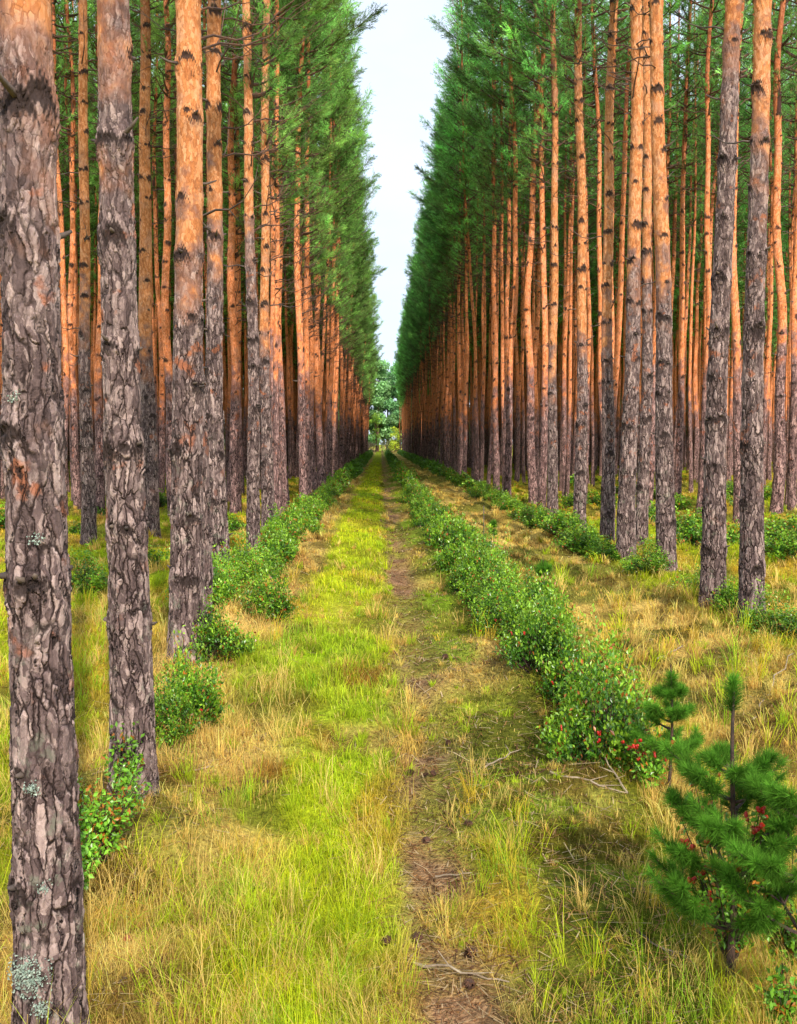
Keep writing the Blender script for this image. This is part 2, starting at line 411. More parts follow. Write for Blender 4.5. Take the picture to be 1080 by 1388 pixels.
def grass_tussock():
    mb = MB()
    x0, y0 = logpts(6500, 2.4, 70)
    c, w = zone(x0, y0)
    keep = rng.random(len(x0)) < np.clip(1 - .97 * w['path'] - .1 * w['mid'], .02, 1)
    x0, y0, c = x0[keep], y0[keep], c[keep]; w = {k: v[keep] for k, v in w.items()}
    M = len(x0); n = 34
    big = np.clip(.085 + .05 * w['strawR'] + .05 * w['lush'] * (y0 < 9) + .08 * w['fw'] + .07 * w['strawL'] - .02 * w['mid'], .05, .3) * rng.uniform(.35, 1.15, M) ** 1.2
    isst = rng.random(M) < (.3 + .4 * w['strawR'] + .3 * w['strawL'] - .12 * w['lush'])
    col = c * rng.uniform(.8, 1.25, (M, 1)); col[isst] = (STRAW * np.array([1.05, 1.0, .9])) * rng.uniform(.75, 1.2, (isst.sum(), 1))
    gr = (~isst) & (rng.random(M) < .5); col[gr] = (LUSH * .5 + GREEN * .5) * rng.uniform(.8, 1.2, (gr.sum(), 1))
    X = np.repeat(x0, n) ; Y = np.repeat(y0, n); B = np.repeat(big, n)
    a = rng.uniform(0, 6.283, M * n); r = np.abs(rng.normal(0, .035, M * n)) * (B / .12)
    X = X + r * np.cos(a); Y = Y + r * np.sin(a)
    az = a + rng.normal(0, .5, M * n)
    wind = np.repeat(rng.uniform(0, 6.283, M), n); mixw = rng.random(M * n) < .35; az[mixw] = wind[mixw]
    hh = B * rng.uniform(.6, 1.5, M * n)
    wd = np.maximum(.0022, .0007 * Y) * rng.uniform(.6, 1.2, M * n)
    C3 = np.repeat(col, n, 0) * rng.uniform(.7, 1.25, (M * n, 1))
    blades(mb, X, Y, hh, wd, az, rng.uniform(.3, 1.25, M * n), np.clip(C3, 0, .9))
    tag(link('tussock_grass', mb.mesh('tussock_grass', [M_GRASS], False)), 'longer green and straw blond grass tufts arching over the turf', 'grass', kind='stuff')
def litter():
    mb = MB()
    x, y = logpts(60000, 2.2, 30, .42)
    c, w = zone(x, y)
    keep = rng.random(len(x)) < np.clip(.25 + .75 * w['path'] + .3 * w['mid'] + .25 * w['strawL'] - .2 * w['lush'], 0, 1)
    x, y = x[keep], y[keep]; N = len(x)
    z = H(x, y) + rng.uniform(.004, .03, N)
    a = rng.uniform(0, 6.283, N); L = rng.uniform(.03, .10, N); L[rng.random(N) < .06] *= 2.2
    d = np.stack([np.cos(a), np.sin(a), rng.uniform(-.2, .3, N)], 1) * L[:, None] / 2
    s = np.stack([-np.sin(a), np.cos(a), np.zeros(N)], 1) * (np.maximum(.0014, .0005 * y) * rng.uniform(.6, 1.3, N))[:, None]
    p = np.stack([x, y, z], 1)
    v = np.stack([p - d - s, p - d + s, p + d + s, p + d - s], 1).reshape(-1, 3)
    pal = np.array([[.5, .33, .16], [.62, .46, .26], [.26, .12, .05], [.14, .07, .035], [.4, .2, .07]])
    cc = pal[rng.integers(0, 5, N)] * rng.uniform(.7, 1.2, (N, 1))
    mb.add(v, quads=np.arange(N * 4).reshape(-1, 4), col=np.repeat(cc, 4, 0))
    # crumbs of bark, cone scales and soil on the worn line
    N = 9000
    y = np.exp(rng.uniform(math.log(2.3), math.log(22), N)); x = PATHX + rng.normal(0, .17, N)
    z = H(x, y) + .004
    s = rng.uniform(.004, .014, N) * np.maximum(1, y / 9)
    v = np.stack([x, y, z], 1)[:, None] + np.stack([rng.uniform(-1, 1, (N, 3)), rng.uniform(-1, 1, (N, 3)), rng.uniform(-1, 1, (N, 3))], 1) * s[:, None, None] * np.array([1, 1, .6])
    cc = pal[[2, 3, 3, 4]][rng.integers(0, 4, N)] * rng.uniform(.5, 1.3, (N, 1))
    mb.add(v.reshape(-1, 3), tris=np.arange(N * 3).reshape(-1, 3), col=np.repeat(cc, 3, 0))
    tag(link('forest_litter', mb.mesh('litter', [M_GRASS], False)), 'fallen pine needles, bark crumbs and dry stalks strewn on the worn path', 'litter', kind='stuff')
def grass_wisps():
    mb = MB()
    x0, y0 = logpts(2000, 2.3, 14)
    c, w = zone(x0, y0)
    keep = rng.random(len(x0)) < np.clip(.2 + .8 * sstep(.42, .62, vnoise(x0, y0, .8, 41)) - .95 * w['path'] - .25 * w['mid'] + .2 * w['strawR'], .0, 1)
    x0, y0 = x0[keep], y0[keep]; M = len(x0); n = 22
    pal = np.array([STRAW * 1.05, STRAW * .8, LUSH * 1.1, GREEN * 1.4, GOLD])
    col = pal[rng.choice(5, M, p=[.33, .17, .24, .16, .10])]
    X = np.repeat(x0, n); Y = np.repeat(y0, n); a = rng.uniform(0, 6.283, M * n); r = np.abs(rng.normal(0, .05, M * n))
    wind = np.repeat(rng.uniform(0, 6.283, M), n)
    az = np.where(rng.random(M * n) < .6, wind + rng.normal(0, .5, M * n), a)
    hh = np.repeat(rng.uniform(.10, .34, M), n) * rng.uniform(.5, 1.3, M * n)
    wd = np.maximum(.0020, .00062 * Y) * rng.uniform(.6, 1.2, M * n)
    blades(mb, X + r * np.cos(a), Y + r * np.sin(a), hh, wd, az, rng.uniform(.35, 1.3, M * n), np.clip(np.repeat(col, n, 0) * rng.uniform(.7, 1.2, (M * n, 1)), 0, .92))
    tag(link('wispy_grass', mb.mesh('wispy_grass', [M_GRASS], False)), 'long thin arching blades of straw and green grass in the foreground', 'grass', kind='stuff')
grass_turf(); grass_tussock(); grass_wisps(); litter()

# ------------------------------------------------------------------ pine trees
TH = 19.0
def trad(z, r0):
    z = np.asarray(z, float)
    return r0 * (.76 + .24 * np.exp(-z / 1.6) + .10 * np.exp(-z / .12)) * np.clip(1 - z / (TH + 1), .02, 1) ** .75
def trunk_mesh(name, r0, sides, zfine, dz, mat, g, z0=-.25, wob=.03, knotmin=.5, top=TH, knots=True, ksize=1.0, far=1.0):
    mb = MB()
    zs = np.concatenate([np.arange(z0, zfine, dz), np.linspace(zfine, top, 26)[(0 if zfine > z0 else 1):]])
    ph = g.uniform(0, 6.28, 2); wh = []
    z = knotmin + g.uniform(0, .4)
    while z < 10.5 and knots:
        wh.append(z); z += g.uniform(.34, .62) * far
    def axis(z):
        return np.stack([wob * np.sin(z * .55 + ph[0]) + wob * .4 * np.sin(z * 1.7 + ph[1]) - wob * math.sin(ph[0]), wob * np.sin(z * .5 + ph[1]), z], -1)
    th = np.arange(sides) / sides * 2 * np.pi
    lob = 1 + .025 * np.sin(2 * th[None] + ph[0] + zs[:, None] * .3) + .02 * np.sin(3 * th[None] + ph[1] - zs[:, None] * .5)
    lob = lob + (.10 * np.maximum(0, np.sin(5 * th[None] + ph[0])) * np.exp(-np.maximum(zs, 0)[:, None] / .12))
    r = trad(np.maximum(zs, 0), r0)[:, None] * lob
    for w in wh: r = r + (.003 * ksize) * np.exp(-((zs - w) / .05) ** 2)[:, None]
    ax = axis(zs)
    v = ax[:, None] + np.stack([np.cos(th)[None] * r, np.sin(th)[None] * r, np.zeros_like(r)], -1)
    n = len(zs); i = np.arange(n - 1)[:, None] * sides; j = np.arange(sides)[None]; k = ((np.arange(sides) + 1) % sides)[None]
    q = np.stack([i + j, i + k, i + sides + k, i + sides + j], -1).reshape(-1, 4)
    # knots darken and swell the bark around them
    kn = []
    for w in wh:
        for s in range(g.integers(3, 6)): kn.append((w + g.uniform(-.03, .03), g.uniform(0, 6.283)))
    cc = np.ones((n, sides))
    rr = r.copy()
    for (kz, ka) in kn:
        m = np.abs(zs - kz) < .14
        if not m.any(): continue
        da = (th - ka + np.pi) % (2 * np.pi) - np.pi
        R0 = float(trad(kz, r0)); rad = (.060 if sides > 90 else .040) * ksize * g.uniform(.45, 1.15); kdeep = g.uniform(0, .12)
        zz_ = zs[m][:, None] - kz; xa = da[None] * R0
        # an eye-shaped scar with drooping corners and a ragged rim
        dd = np.sqrt((xa * g.uniform(.6, .95)) ** 2 + ((zz_ + np.abs(xa) * g.uniform(.3, .9)) * g.uniform(.8, 1.3)) ** 2)
        dd = dd * (1 + .35 * np.sin(da[None] * 31 + ka * 7) * np.sin(zz_ * 130 + ka * 3) + .25 * np.sin(zz_ * 60 + da[None] * 11))
        cc[m] = np.minimum(cc[m], sstep(rad * .15, rad * 1.15, dd) + kdeep)
        rr[m] += .009 * ksize * np.exp(-(dd / (rad * 1.1)) ** 2) - .016 * ksize * np.exp(-(dd / (rad * .4)) ** 2)
    v = ax[:, None] + np.stack([np.cos(th)[None] * rr, np.sin(th)[None] * rr, np.zeros_like(r)], -1)
    mb.add(v.reshape(-1, 3), quads=q, col=np.repeat(cc.reshape(-1, 1), 3, 1))
    for (kz, ka) in kn:
        if g.random() < .45: continue
        R0 = float(trad(kz, r0)); L = g.uniform(.02, .06) if g.random() < .85 or kz < 2.6 else g.uniform(.08, .18)
        d = np.array([math.cos(ka), math.sin(ka), g.uniform(-.1, .35)])
        p0 = axis(np.array(kz)) + d * R0 * .9
        pts = [p0, p0 + d * (L * .5 + R0 * .1), p0 + d * (L + R0 * .1) + np.array([0, 0, L * .15])]
        tube(mb, pts, [.014 * ksize, .010 * ksize, .005 * ksize], 5, mat=1, col=np.ones(3), cap=True)
    return mb.mesh(name, [mat, M_DEAD])

def bare_limb(mb, p0, az, L, el, r, g, mat=1, sub=3, droop=0.1):
    d = np.array([math.cos(az), math.sin(az), 0]); t = np.linspace(0, 1, 6)
    side = np.array([-d[1], d[0], 0]) * g.uniform(-.2, .2) * L
    pts = p0 + d * (t * L)[:, None] + np.array([0, 0, 1.]) * (t * L * math.tan(el) - droop * L * np.sin(t * 3.14) + .04 * L * np.sin(t * 9))[:, None] + side * (t ** 2)[:, None]
    tube(mb, pts, r * (1 - .85 * t), 4, mat=mat)
    for _ in range(sub):
        k = g.integers(2, 5); q0 = pts[k]; dd = norm((pts[k] - pts[k - 1]) + g.normal(0, .4, 3) * np.linalg.norm(pts[k] - pts[k - 1]) * 1.6)
        l2 = L * g.uniform(.15, .35)
        tube(mb, [q0, q0 + dd * l2 * .5, q0 + dd * l2 + np.array([0, 0, .08 * l2])], [r * .4, r * .3, r * .1], 3, mat=mat)
    return pts

def crown_mesh(name, seed, z0, nt, needle_n, L, W, edge=True, twigs=True):
    """crown of a plantation pine; the +X side faces the open ride"""
    g = np.random.default_rng(seed); mb = MB()
    P = []; D = []; Cc = []
    sweep = g.uniform(0, 6.28)
    z = z0
    while z < TH - .15:
        f = (z - z0) / (TH - z0)
        prof = 1.12 * min(1, .42 + f * 1.8) * (1 - max(0, f - .45) / .55 * .8)
        wv = g.uniform(.75, 1.15)
        for k in range(g.integers(3, 6)):
            az = g.uniform(-math.pi, math.pi)
            bias = 1 + (.22 * math.cos(az) if edge else 0)
            live = 1 if (not edge) else (.5 + .5 * math.cos(az))
            Ln = prof * bias * wv * g.uniform(.55, 1.15) * (1 + .22 * math.sin(z * 1.9 + sweep)) * (g.uniform(1.25, 1.7) if g.random() < .08 and f > .25 else 1)
            el = R(g.uniform(2, 22) + 38 * f)
            p0 = np.array([0, 0, z + g.uniform(-.12, .12)])
            d = np.array([math.cos(az), math.sin(az), 0]); t = np.linspace(0, 1, 6)
            cy = .18 * Ln * t ** 2
            pts = p0 + d * (t * Ln * math.cos(el))[:, None] + np.array([0, 0, 1.]) * (t * Ln * math.sin(el) + cy - .06 * Ln * np.sin(t * 3.14))[:, None]
            rr = (.018 + .012 * (1 - f)) * (1 - .8 * t)
            tube(mb, pts, rr, 4 if twigs else 3, mat=1)
            # low in the crown foliage sits only at the tips, most on the sunny side
            dens = min(1, .75 + f * 3) * (1 if live > .35 or f > .25 else .45)
            n = int(nt * Ln * dens * g.uniform(.8, 1.2))
            if n < 1: continue
            tt = (.34 if f > .08 else .5) + (1 - (.34 if f > .08 else .5)) * g.random(n) ** .75
            base = np.stack([np.interp(tt, t, pts[:, i]) for i in range(3)], 1)
            fan = g.normal(0, 1, (n, 3)) * np.array([1, 1, .45])
            off = norm(d * .9 + fan + np.array([0, 0, .45])) * (g.uniform(.12, .42, (n, 1)) * (1.25 - tt[:, None] * .6))
            tip = base + off
            P.append(tip); D.append(off + d * .15 + np.array([0, 0, .15]))
            tone = np.clip((.22 + .75 * tt + .15 * f) * g.uniform(.7, 1.25) + g.normal(0, .1, n), .35, 1.5)  # inner crown shade put into the colour: tufts darker towards the trunk
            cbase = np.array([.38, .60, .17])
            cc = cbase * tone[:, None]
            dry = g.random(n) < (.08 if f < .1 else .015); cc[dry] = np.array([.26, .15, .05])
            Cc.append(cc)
            if twigs:
                for q in range(0, n, 3):
                    tube(mb, [base[q], (base[q] + tip[q]) / 2 + np.array([0, 0, -.01]), tip[q]], [.006, .005, .003], 3, mat=1)
        z += g.uniform(.32, .56)
    P.append(np.array([[0, 0, TH]])); D.append(np.array([[0, 0, 1.]])); Cc.append(np.array([[.07, .15, .03]]))
    P = np.concatenate(P); D = np.concatenate(D); Cc = np.concatenate(Cc)
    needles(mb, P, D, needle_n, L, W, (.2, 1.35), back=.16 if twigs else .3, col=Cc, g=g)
    # dead limbs below the living crown
    for k in range(16 if twigs else 3):
        az = g.uniform(-1.5, 1.5) if g.random() < .7 else g.uniform(-3.14, 3.14)
        zz = g.uniform(z0 - 2.0, z0 + 1.2)
        bare_limb(mb, np.array([0, 0, zz]), az, g.uniform(.4, 1.35), R(g.uniform(5, 40)), .012, g, mat=1, sub=3 if twigs else 1)
    return mb.mesh(name, [M_NEEDLE, M_LIMB], False)

crowns_edge = [crown_mesh('crown', 100 + i, 8.1, 44, 15, .088, .0095) for i in range(5)]
crowns_left = [crown_mesh('crown', 110 + i, 6.4, 48, 15, .088, .0095) for i in range(4)]
crowns_in = [crown_mesh('crown', 120 + i, 9.0, 20, 14, .10, .012, edge=False) for i in range(4)]
g0 = np.random.default_rng(50)
trunks_mid = [trunk_mesh('trunk', .13, 16, 9, .06, M_BARK, g0, wob=.07, ksize=1.25) for i in range(8)]
TINT_L = [.82, .98, .75]; TINT_R = [.72, 1.02, .85]

def dead_branch_mesh(g, L, r):
    mb = MB(); bare_limb(mb, np.zeros(3), 0, L, R(g.uniform(5, 30)), r, g, mat=0, sub=3)
    return mb.mesh('dead_branch', [M_DEAD], True)
DB = [dead_branch_mesh(g0, random.uniform(.35, 1.0), .011) for _ in range(8)]

def pine(x, y, dia, side, label, group=None, band=None, tilt=(0, 0), near=0, edge=True, nbr=0, lichen=False):
    g = np.random.default_rng(int(abs(x) * 1000 + y * 97) + 5)
    root = link('pine_tree', None, loc=(x, y, float(H(x, y)) - .01)); root.empty_display_size = .3
    tag(root, label, 'tree', group)
    root.rotation_euler = (tilt[1], tilt[0], 0)
    if band is None: band = g.uniform(2.5, 3.5)
    if near:
        D = math.hypot(x, y)
        zf = min(CAMZ + .55 * D + .5, 9.5)
        dz = {2: .0065, 1: .012}[near]; sides = {2: 170, 1: 96}[near]
        me = trunk_mesh('trunk', dia / 2, sides, zf, dz, M_BARKD, g, wob=.018 if near == 2 else .03)
        t = link('trunk', me, root, seed=float(g.uniform(0, 40)), band=float(band))
    else:
        t = link('trunk', trunks_mid[g.integers(0, 8)], root, seed=float(g.uniform(0, 40)), band=float(band))
        s = dia / .26; t.scale = (s, s, 1); t.rotation_euler = (0, 0, g.uniform(0, 6.28))
    pool = (crowns_left if side < 0 else crowns_edge) if edge else crowns_in
    c = link('crown', pool[g.integers(0, len(pool))], root)
    tb = g.uniform(.68, 1.25); c['tint'] = [float(v * tb * g.uniform(.9, 1.12)) for v in (TINT_L if side < 0 else TINT_R)]
    c.rotation_euler = (0, 0, (0 if side < 0 else math.pi) + g.uniform(-.45, .45) if edge else g.uniform(0, 6.28))
    s = g.uniform(.78, 1.16); c.scale = (s, s, 1)
    for k in range(nbr):
        zz = g.uniform(3.2, 8.5); az = g.uniform(0, 6.28)
        rr = float(trad(zz, dia / 2)) * .8
        b = link('dead_branch', DB[g.integers(0, 8)], root, loc=(rr * math.cos(az), rr * math.sin(az), zz))
        b.rotation_euler = (g.uniform(-.3, .3), 0, az)
    return root, t

# measured trunks: px, base py, width px, band height, extra tilt (radians, + leans right), near level, label
def dia_at(px, py, w):
    x, y = at(px, py); return x, y, w * y / F
MEAS = [
 (62, 1425, 95, 3.3, .003, 2, -1, 'thick grey pine trunk with pale lichen at its foot, nearest on the left'),
 (178, 1093, 61, 3.75, .0, 2, -1, 'grey barked pine second from the left front with leafy sprigs at its foot'),
 (250, 905, 49, 3.25, .021, 2, -1, 'pine with orange upper bark and grey base rising out of a low leafy shrub'),
 (276, 893, 28, 3.4, -.004, 1, -1, 'slim pine half hidden directly behind the third left trunk'),
 (296, 812, 30, 3.6, .002, 1, -1, 'slim pine just right of the shrub-footed trunk, at the start of the left hedge'),
 (344, 768, 19, 4.6, .002, 1, -1, 'slender mauve trunk first beyond the gap in the left front row'),
 (364, 738, 18, 3.2, .001, 1, -1, 'slender orange topped trunk close beside the mauve one in the left row'),
 (205, 722, 27, 3.6, .003, 1, -1, 'tall orange pine standing between the second and third left trunks'),
 (121, 742, 21, 3.6, .003, 1, -1, 'narrow orange pine seen between the two nearest left trunks'),
 (236, 706, 16, 3.1, -.002, 0, -1, 'thin orange pine just right of the tall one between the second and third trunks'),
 (319, 694, 17, 3.3, .010, 0, -1, 'thin orange pine standing behind the left front row near the hedge'),
 (107, 694, 12, 3.0, .0, 0, -1, 'spindly brown pine deep behind the nearest left trunk'),
 (87, 700, 11, 3.0, .003, 0, -1, 'spindly pine showing at the right edge of the nearest left trunk'),
 (1018, 858, 35, 4.3, -.006, 2, 1, 'sturdy pine with orange top nearest the right edge of the ride'),
 (965, 830, 34, 5.6, .016, 2, 1, 'grey barked pine leaning right, second in the right front row'),
 (902, 783, 28, 3.9, -.030, 1, 1, 'straight pine leaning slightly left with red leaved shrub at its foot'),
 (848, 762, 27, 3.9, .0, 1, 1, 'orange topped pine fourth in the right front row'),
 (869, 748, 18, 4.0, -.003, 1, 1, 'slim bright orange pine just behind the fourth right trunk'),
 (823, 738, 20, 3.3, .0, 1, 1, 'slim pine fifth in the right front row beside low bushes'),
 (786, 726, 19, 3.4, -.016, 1, 1, 'slim pale orange pine sixth in the right front row'),
 (749, 702, 16, 3.4, -.010, 1, 1, 'slender pine seventh in the right front row'),
 (733, 694, 13, 3.0, .0, 0, 1, 'thin pine close beside the seventh right trunk'),
 (996, 712, 16, 3.4, -.01, 0, 1, 'thin pine glimpsed between the two nearest right trunks'),
 (1051, 700, 18, 4.0, -.012, 0, 1, 'slim orange pine behind and right of the nearest right trunk'),
 (1072, 695, 14, 3.8, .002, 0, 1, 'thin pine at the right edge of the photo behind the bushes'),
 (880, 704, 13, 3.3, -.006, 0, 1, 'thin pine behind the third and fourth right trunks'),
 (826, 700, 11, 3.0, -.05, 0, 1, 'crooked orange pine bending left behind the right front row'),
 (948, 700, 12, 3.3, .004, 0, 1, 'thin pine just left of the leaning grey right trunk'),
 (690, 686, 12, 3.2, .0, 0, 1, 'slender pine where the right hedge meets the front row'),
]
first_tree = None; placed = []
for (px, py, w, band, ti, near, side, lab) in MEAS:
    x, y, dia = dia_at(px, py, w)
    root, t = pine(x, y, dia, side, lab, None, band, (ti, 0), near, edge=(abs(x) < 4.2), nbr=0 if near == 2 and y < 8 else 5)
    placed.append((x, y))
    if first_tree is None: first_tree = (root, t, dia)
LROW = -2.05; RROW = 3.6
cand = []
for side, X0, dmax in ((-1, LROW, 150), (1, RROW, 172)):
    for k in range(17):
        X = X0 + side * 2.25 * k
        d = 19.5 if (k == 0 and side < 0) else 25.5 if k == 0 else 24
        d = max(d, abs(X) / (.42 if side > 0 else .40))
        lim = dmax if k == 0 else min(dmax, 105 + 60 / k)
        while d < lim:
            xx = X + rng.normal(0, .16); yy = d
            if all(math.hypot(xx - a, yy - b) > .8 for a, b in placed): cand.append((abs(xx), yy, side, k, xx))
            d += rng.uniform(1.0, 1.7) if k == 0 else rng.uniform(1.0, 2.0)
def vis(c):
    k = c[3]; s = c[0] / c[1]
    return (1 / c[1]) * math.exp(-k * .09 / max(s, .02))
cand.sort(key=lambda c: -vis(c))
NIND = 270
GR = {(-1, 0): ('slender pine in the long front row left of the ride', 'pines of the left front row'),
      (1, 0): ('slender pine in the long front row right of the ride', 'pines of the right front row'),
      (-1, 1): ('thin orange topped pine deep in the plantation left of the ride', 'pines behind the left front row'),
      (1, 1): ('thin orange topped pine deep in the plantation right of the ride', 'pines behind the right front row')}
for c in cand[:NIND]:
    lab, grp = GR[(c[2], min(c[3], 1))]
    root, t = pine(c[4], c[1], random.choice([.14, .16, .18, .19, .2, .21, .22, .24, .27]), c[2], lab, grp, tilt=(random.gauss(0, .013) * random.choice([.5, 1, 1, 2]), random.gauss(0, .009)), edge=c[3] == 0)
# the rest of the plantation as one mass
def far_pines():
    gf = np.random.default_rng(77)
    lt = [trunk_mesh('trunk', .12, 7, 2, .6, M_BARK, gf, wob=.06, knots=False) for _ in range(3)]
    lc = [crown_mesh('crown', 200 + i, 7.4, 13, 7, .24, .035, edge=i < 3, twigs=False) for i in range(6)]
    def arr(me):
        v = np.zeros(len(me.vertices) * 3, np.float32); me.vertices.foreach_get('co', v); v = v.reshape(-1, 3)
        c = np.zeros(len(v) * 4, np.float32); me.color_attributes['Col'].data.foreach_get('color', c); c = c.reshape(-1, 4)[:, :3]
        q = [[], []]; m = [[], []]
        for p in me.polygons:
            k = 0 if p.loop_total == 3 else 1
            q[k].append(tuple(p.vertices)); m[k].append(p.material_index)
        return v, c, [np.array(a, np.int64) for a in q], [np.array(a) for a in m]
    AT = [arr(m) for m in lt]; AC = [arr(m) for m in lc]
    mb = MB()
    def put(A, M, moff, tint):
        v, c, q, m = A
        v = v @ M[0].T + M[1]
        for k in (0, 1):
            if not len(q[k]): continue
        mb.v.append(v); mb.c.append(c * tint)
        if len(q[0]): mb.t.append(q[0] + mb.n); mb.tm.append(np.where(m[0] == 0, moff[0], moff[1]))
        if len(q[1]): mb.q.append(q[1] + mb.n); mb.qm.append(np.where(m[1] == 0, moff[0], moff[1]))
        mb.n += len(v)
    for c in cand[NIND:]:
        edge = c[3] == 0; a = (0 if c[2] < 0 else math.pi) + gf.uniform(-.5, .5) if edge else gf.uniform(0, 6.28)
        ca, sa = math.cos(a), math.sin(a); Rm = np.array([[ca, -sa, 0], [sa, ca, 0], [0, 0, 1.]])
        p = np.array([c[4], c[1], 0.0]); s = gf.uniform(.8, 1.1)
        put(AT[gf.integers(0, 3)], (Rm * np.array([s, s, 1]), p), (2, 1), 1.0)
        put(AC[gf.integers(0, 3) if edge else gf.integers(3, 6)], (Rm, p), (0, 1), np.array(TINT_L if c[2] < 0 else TINT_R) * gf.uniform(.75, 1.3))
    me = mb.mesh('distant_pines', [M_NEEDLE, M_LIMB, M_BARK], False)
    o = link('distant_pines', me, seed=3.0, band=3.0); o['tint'] = [1.0, 1.0, 1.0]
    tag(o, 'massed pine trunks and crowns deep in the plantation and far down both rows', 'trees', kind='stuff')
far_pines()

# lichen tufts on the nearest trunk
root, t, dia = first_tree
def lichen_mesh(n, s):
    mb = MB(); g = rng
    yy = np.clip(g.normal(0, s, n), -2.2 * s, 2.2 * s); p = np.stack([g.uniform(-.012, .006, n) - yy ** 2 / .22, yy, np.clip(g.normal(0, s * .9, n), -2 * s, 2 * s)], 1)
    d = norm(np.stack([np.abs(g.normal(1, .5, n)), g.normal(0, 1, n), g.normal(0, 1, n)], 1))
    leaves(mb, p, d, norm(g.normal(size=(n, 3))), g.uniform(.005, .011, n), g.uniform(.004, .009, n), np.ones((n, 3)))
    return mb.mesh('lichen', [M_LICHEN], False)
for (zz, az, n, s) in ((.33, -1.75, 700, .034), (.22, -1.35, 160, .015), (.95, -1.5, 110, .012), (1.75, -1.2, 60, .012), (2.2, -1.9, 50, .012), (.62, -1.2, 60, .01)):
    r = float(trad(zz, dia / 2)) + .004
    o = link('lichen', lichen_mesh(n, s), root, loc=(r * math.cos(az), r * math.sin(az), zz)); o.rotation_euler = (0, 0, az)

# ------------------------------------------------------------------ shrubs
def shrub_mesh(seed, rad, hgt, ntw, nl, L, W, stems=True, sparse=0.0, warm=.05):
    g = np.random.default_rng(seed); fo = MB(); st = MB()
    P = []; D = []; Nn = []; Cc = []
    for i in range(ntw):
        if i % 5 == 0: ca, cr, ch = g.uniform(0, 6.283), rad * math.sqrt(g.random()) * 1.0, g.uniform(.5, 1.45)
        a = ca; rr = cr; xx = rr * math.cos(a) + g.normal(0, .07); yy = rr * math.sin(a) + g.normal(0, .07); rr = math.hypot(xx, yy); a = math.atan2(yy, xx)
        zt = hgt * math.sqrt(max(.05, 1 - (min(rr, rad) / rad) ** 2 * .8)) * g.uniform(.6, 1.05) * ch
        if g.random() < .06: zt *= 1.3
        tip = np.array([rr * math.cos(a), rr * math.sin(a), zt])
        b = np.array([tip[0] * .3, tip[1] * .3, -.03]); m1 = b * .4 + tip * .6 + np.array([tip[0] * .15, tip[1] * .15, -.06 * zt / .4])
        t = np.linspace(0, 1, 7)[:, None]
        pts = (1 - t) ** 2 * b + 2 * t * (1 - t) * m1 + t ** 2 * tip
        if stems: tube(st, pts[:5:2], [.007, .005, .002], 3)
        n = int(nl * g.uniform(.7, 1.3))
        tt = 1 - (g.random(n) ** 1.5) * .72
        p = np.stack([np.interp(tt, t[:, 0], pts[:, k]) for k in range(3)], 1) + g.normal(0, .03 * rad / .35, (n, 3))
        d = norm(g.normal(size=(n, 3)) * .8 + norm(tip - b) * .7)
        P.append(p); D.append(d); Nn.append(norm(g.normal(size=(n, 3)) * .7 + np.array([0, 0, 1.2])))
        base = np.array([.075, .21, .014]) * g.uniform(.55, 1.35)
        young = sstep(.80, 1.0, tt)[:, None]
        cc = base * (1 - young) * (.6 + .5 * tt[:, None]) + np.array([.30, .50, .03]) * young * g.uniform(.5, 1.1)+ base * young * .2
        cc = cc * g.uniform(.75, 1.25, (n, 1))
        w = g.random(n) < warm; cc[w] = np.array([.42, .13, .02]) * g.uniform(.6, 1.3, (w.sum(), 1))
        Cc.append(cc)
    P = np.concatenate(P); n = len(P)
    leaves(fo, P, np.concatenate(D), np.concatenate(Nn), L * g.uniform(.7, 1.25, n), W * g.uniform(.8, 1.2, n), np.concatenate(Cc), g=g)
    return fo.mesh('foliage', [M_SHRUB], False), (st.mesh('stems', [M_STEM]) if stems else None)
SH_HI = [shrub_mesh(300 + i, .36, .50, 120, 44, .036, .021) for i in range(4)]
SH_MID = [shrub_mesh(320 + i, .38, .50, 75, 24, .056, .032) for i in range(4)]
SH_LOW = [shrub_mesh(340 + i, .40, .50, 26, 12, .12, .07, stems=False) for i in range(3)]
def berry_mesh(g, n, s, r=.008):
    mb = MB(); th = np.arange(7) / 7 * 6.283
    for i in range(n):
        c = g.normal(0, s, 3); vs = [c + [0, 0, r]]
        for ph in (.5, 0, -.5):
            for a in th: vs.append(c + np.array([r * math.cos(ph * 1.9) * math.cos(a), r * math.cos(ph * 1.9) * math.sin(a), r * math.sin(ph * 1.9)]))
        vs.append(c - [0, 0, r]); tr = []; q = []
        for j in range(7):
            k = (j + 1) % 7; tr += [(0, 1 + j, 1 + k), (22, 15 + k, 15 + j)]
            q += [(1 + j, 8 + j, 8 + k, 1 + k), (8 + j, 15 + j, 15 + k, 8 + k)]
        mb.add(vs, tris=tr, quads=q)
    return mb.mesh('berry_cluster', [M_BERRY])
BER = [berry_mesh(rng, n, .007) for n in (3, 5, 7, 4)]
def shrub(x, y, s, hs, label, group=None, tier=None, berries=0, name='shrub', brmax=.3):
    g = np.random.default_rng(int(abs(x) * 999 + y * 77))
    D = y
    tier = tier if tier is not None else (0 if D < 13 else 1 if D < 34 else 2)
    me, st = (SH_HI, SH_MID, SH_LOW)[tier][g.integers(0, 4 if tier < 2 else 3)]
    root = link(name, None, loc=(x, y, float(H(x, y)))); tag(root, label, 'shrub', group); root.empty_display_size = .2
    root.rotation_euler = (0, 0, g.uniform(0, 6.28)); root.scale = (s, s, hs)
    link('foliage', me, root)
    if st and tier < 2: link('stems', st, root)
    for k in range(berries):
        a = g.uniform(0, 6.28); rr = .36 * g.uniform(.75, 1.02); zz = g.uniform(.02, brmax)
        b = link('berry_cluster', BER[g.integers(0, 4)], root, loc=(rr * math.cos(a), rr * math.sin(a), zz))
    return root
nshr = 0
